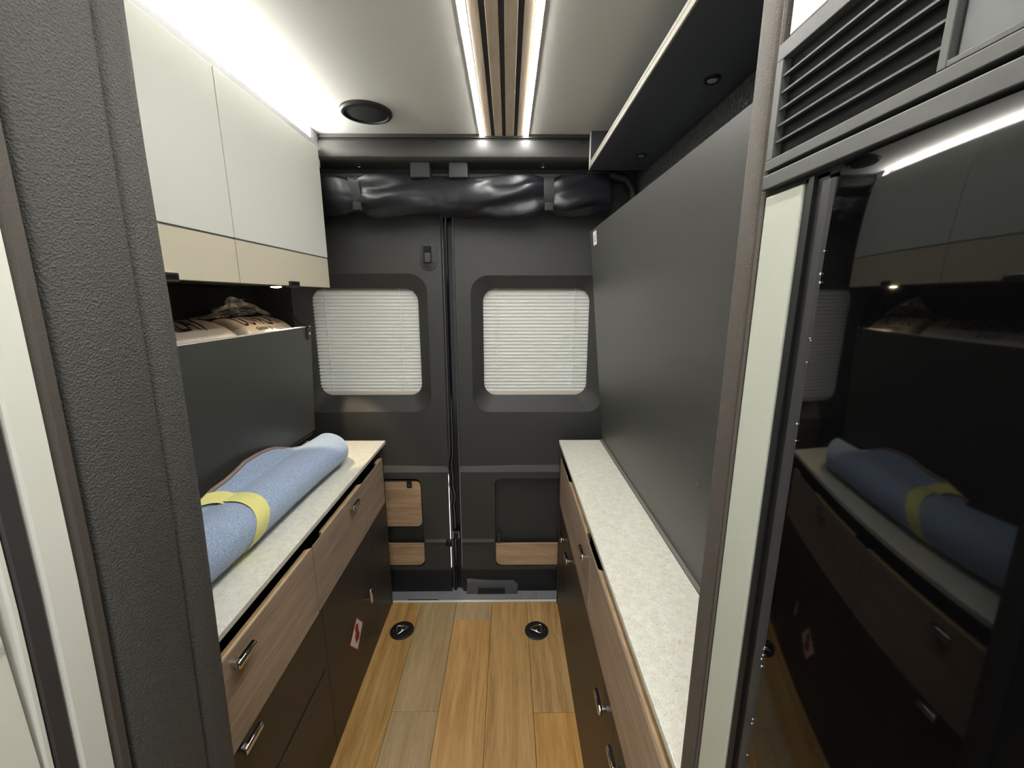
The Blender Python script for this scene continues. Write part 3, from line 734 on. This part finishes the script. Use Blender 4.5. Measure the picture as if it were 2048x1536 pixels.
# ---- overhead shelf
sh = thing('overhead_shelf', 'black overhead shelf with pale edge above the tall panel', 'shelf', (.38, 1.0, 1.83))
obj('board', box(.297, .505, .40, 1.602, 1.832, 1.850), plain('blue_black_laminate', srgb(74, 77, 84), .5), sh)
obj('edge_band', box(.2925, .2972, .40, 1.602, 1.830, 1.842, .0008, 1), 'shelf_edge', sh)
obj('edge_band', box(.2930, .2972, .40, 1.602, 1.8435, 1.852, .0008, 1), 'shelf_edge', sh)
obj('end_panel', box(.297, .505, 1.602, 1.616, 1.830, CZ), plain('blue_black_board', srgb(70, 71, 76), .5), sh)
obj('end_edge', box(.294, .2972, 1.602, 1.616, 1.830, CZ, .0006, 1), 'white_trim', sh)
for k, (y, lab) in enumerate(((.98, 'unlit round spot under the shelf near the grille'), (1.454, 'unlit round spot under the shelf by the rear doors'))):
    s2 = thing('shelf_spot', lab, 'light', (.434, y, 1.826), 'unlit spots under the overhead shelf')
    obj('ring', add_lathe(B(), [(.0, .0), (.0175, 0), (.0175, .004), (.015, .0055), (.012, .004), (.011, .002)], T(.434, y, 1.832, ROT_DOWN), 24), 'plastic_black', s2, .6)
    obj('lens', add_lathe(B(), [(.0105, .002), (.0095, .0045), (0, .0055)], T(.434, y, 1.832, ROT_DOWN), 20), 'lens_off', s2, .6)
# rounded body pillar at the rear corner
bm = B(); add_tube(bm, [(.30, 1.70, 1.835), (.40, 1.70, 1.835), (.455, 1.70, 1.822), (.482, 1.70, 1.785), (.492, 1.70, 1.72), (.505, 1.70, 1.5)], .016, 10)
tag(obj('body_pillar', bm, 'plastic_dark', None, 1.0, own=True), 'curved dark body pillar between the shelf and the rear door', 'pillar')

# ---- refrigerator column
XP = .212
fc = thing('partition_column', 'upright partition edged in taupe leatherette between the refrigerator and the narrow worktop', 'partition', (.35, .38, 0))
tm = B(); prof = [(.400, .05), (.400, .004), (.397, .001), (.393, .0), (.377, .0), (.3735, .0015), (.372, .004), (.370, .004), (.3685, .0015), (.3665, .001), (.3650, .0025), (.3645, .05)]
ra = [tm.verts.new((XP+dx, y, 0)) for y, dx in prof]; rb = [tm.verts.new((XP+dx, y, CZ)) for y, dx in prof]
for i in range(len(prof)): tm.faces.new((ra[i], ra[(i+1) % len(prof)], rb[(i+1) % len(prof)], rb[i]))
obj('edge_trim', tm, 'leather_brown', fc, .6)
obj('partition', box(XP+.04, .49, .385, .402, 0, CZ), 'void', fc)
tpn = thing('top_locker', 'pale grey locker front above the grey fridge grille', 'cabinet', (.35, .03, 1.5735))
obj('front', box(XP+.002, XP+.02, -.3, .3575, 1.5735, CZ-.001, .001), 'pale_green', tpn)
obj('body', box(XP+.021, .48, -.3, .3575, 1.58, CZ-.001), 'void', tpn)
rf = thing('refrigerator', 'tall refrigerator with bowed gloss black door under a grey grille', 'refrigerator', (.42, .05, 0))
obj('cabinet_body', box(XP+.045, .49, -.3, .317, 0, 1.57), 'void', rf)
obj('side_strip', box(XP+.002, XP+.02, .319, .3625, 0, 1.4605, .001), 'pale_green', rf)
obj('jamb', box(XP+.004, XP+.05, .2955, .3185, 0, 1.4625), 'plastic_black', rf)
obj('jamb_rib', box(XP+.0015, XP+.006, .307, .312, 0, 1.4625), 'plastic_black', rf)
RC, Y0C, XA = 1.15, .200, .2085
def dx_(y): return XA+RC-math.sqrt(RC*RC-(y-Y0C)**2)
bm = grid(lambda u, v: Vector((dx_(-.05+.334*u)+.55*max(0, .02+1.443*v-1.40)**2+1.0*max(0, .02+1.443*v-1.437)**2, -.05+.334*u, .02+1.443*v)), 60, 300)
dr = obj('door', bm, 'fridge_gloss', rf, 1.0)
xe = dx_(.284)
obj('door_edge', prism([(xe+.0005, .2842, .02), (xe-.0006, .2875, .02), (xe-.0006, .2945, .02), (xe+.03, .2955, .02), (xe+.03, .2842, .02)], (0, 0, 1.436)), plain('grey_door_edge', srgb(52, 52, 54), .4), rf)
bm = B()
for i in range(16):
    z = random.choice([random.uniform(1.38, 1.425), random.uniform(1.33, 1.365), random.uniform(1.27, 1.30), random.uniform(1.05, 1.12), random.uniform(.98, 1.03)])
    s = random.uniform(.0002, .0005); y = .2843+random.uniform(-.0012, .0008)
    add_box(bm, dx_(.284)-.0012, dx_(.284)-.0004, y-s*.5, y+s*.5, z-s*1.6, z+s*1.6)
tag(obj('film_residue', bm, 'paper', dr), kind='stuff')
obj('lower_bar', box(XP-.002, XP+.03, -.3, .3635, 1.4655, 1.4765, .0008), 'grille', rf)
obj('bar_gap', box(XP+.004, XP+.03, -.3, .3635, 1.460, 1.486), 'void', rf)
# grille frame with slats
gz0, gz1, gy0, gy1 = 1.4795, 1.5695, .222, .362
gf = B()
add_box(gf, XP-.002, XP+.012, -.3, gy1, gz0, gz0+.0078, .0006); add_box(gf, XP-.002, XP+.012, gy0, gy1, gz1-.012, gz1, .0006)
add_box(gf, XP-.002, XP+.012, gy1-.0075, gy1, gz0+.0079, gz1-.0121, .0004); add_box(gf, XP-.002, XP+.012, gy0, gy0+.0045, gz0+.0079, gz1-.0121, .0004)
add_box(gf, XP-.002, XP+.012, -.3, gy0-.0001, gz0+.0079, 1.4905, .0004)
gr = obj('grille', gf, 'grille', rf)
obj('grille_void', box(XP+.0045, XP+.03, gy0+.001, gy1-.001, gz0+.001, gz1-.001), 'void', gr)
ns = 6; zA, zB = gz0+.0078, gz1-.012
for i in range(1, ns):
    z = zA+(zB-zA)*i/ns
    obj('slat', prism([(XP-.0008, gy0+.004, z-.0007), (XP-.0008, gy0+.004, z+.0007), (XP+.0045, gy0+.004, z+.0016), (XP+.0045, gy0+.004, z+.0004)], (0, gy1-gy0-.010, 0)), 'grille', gr)
obj('control_panel', box(XP+.001, XP+.012, -.3, .2205, 1.491, 1.5695, .001), plain('satin_grey_panel', srgb(84, 86, 87), .35), rf)

# ---- lashing rings let into the floor
def lash(x, y, ang, label):
    t = thing('lashing_ring', label, 'tie-down ring', (x, y, 0), 'lashing rings in the floor')
    obj('plate', add_lathe(B(), [(0, .0002), (.030, .0006), (.033, .0042), (.046, .0038), (.0495, .0022), (.050, .0002)], T(x, y, 0), 40), 'plastic_black', t, .5)
    c, sn = math.cos(ang), math.sin(ang)
    tri = [(-.021, -.024), (-.021, .024), (.024, .004), (.027, 0), (.024, -.004)]
    pts = []
    for i, p in enumerate(tri):
        for k in (.12, .88) if i < 2 else (.5,):
            q = tri[(i+1) % 5]; pts.append((p[0]+(q[0]-p[0])*k, p[1]+(q[1]-p[1])*k))
    pts.append((-.016, -.0235))
    obj('ring', add_tube(B(), [(x+a*c-b*sn, y+a*sn+b*c, .0075+.004*(a+.02)/.045) for a, b in pts], .0030, 8, True), 'chrome', t, 1.2)
    obj('bolt', add_lathe(B(), [(.0085, .0005), (.0085, .004), (.006, .0065), (0, .0075)], T(x, y, 0), 20), 'chrome', t, .9)
    obj('rivet', add_lathe(B(), [(.002, .0035), (.0018, .005), (0, .0055)], T(x-.034*c, y-.034*sn, 0), 8), 'steel', t)
lash(-.451, 1.484, math.radians(12), 'black round floor plate with chrome ring beside the red arrow sticker cabinet')
lash(.118, 1.478, math.radians(180), 'black round floor plate with chrome ring beside the cabinet under the tall panel')
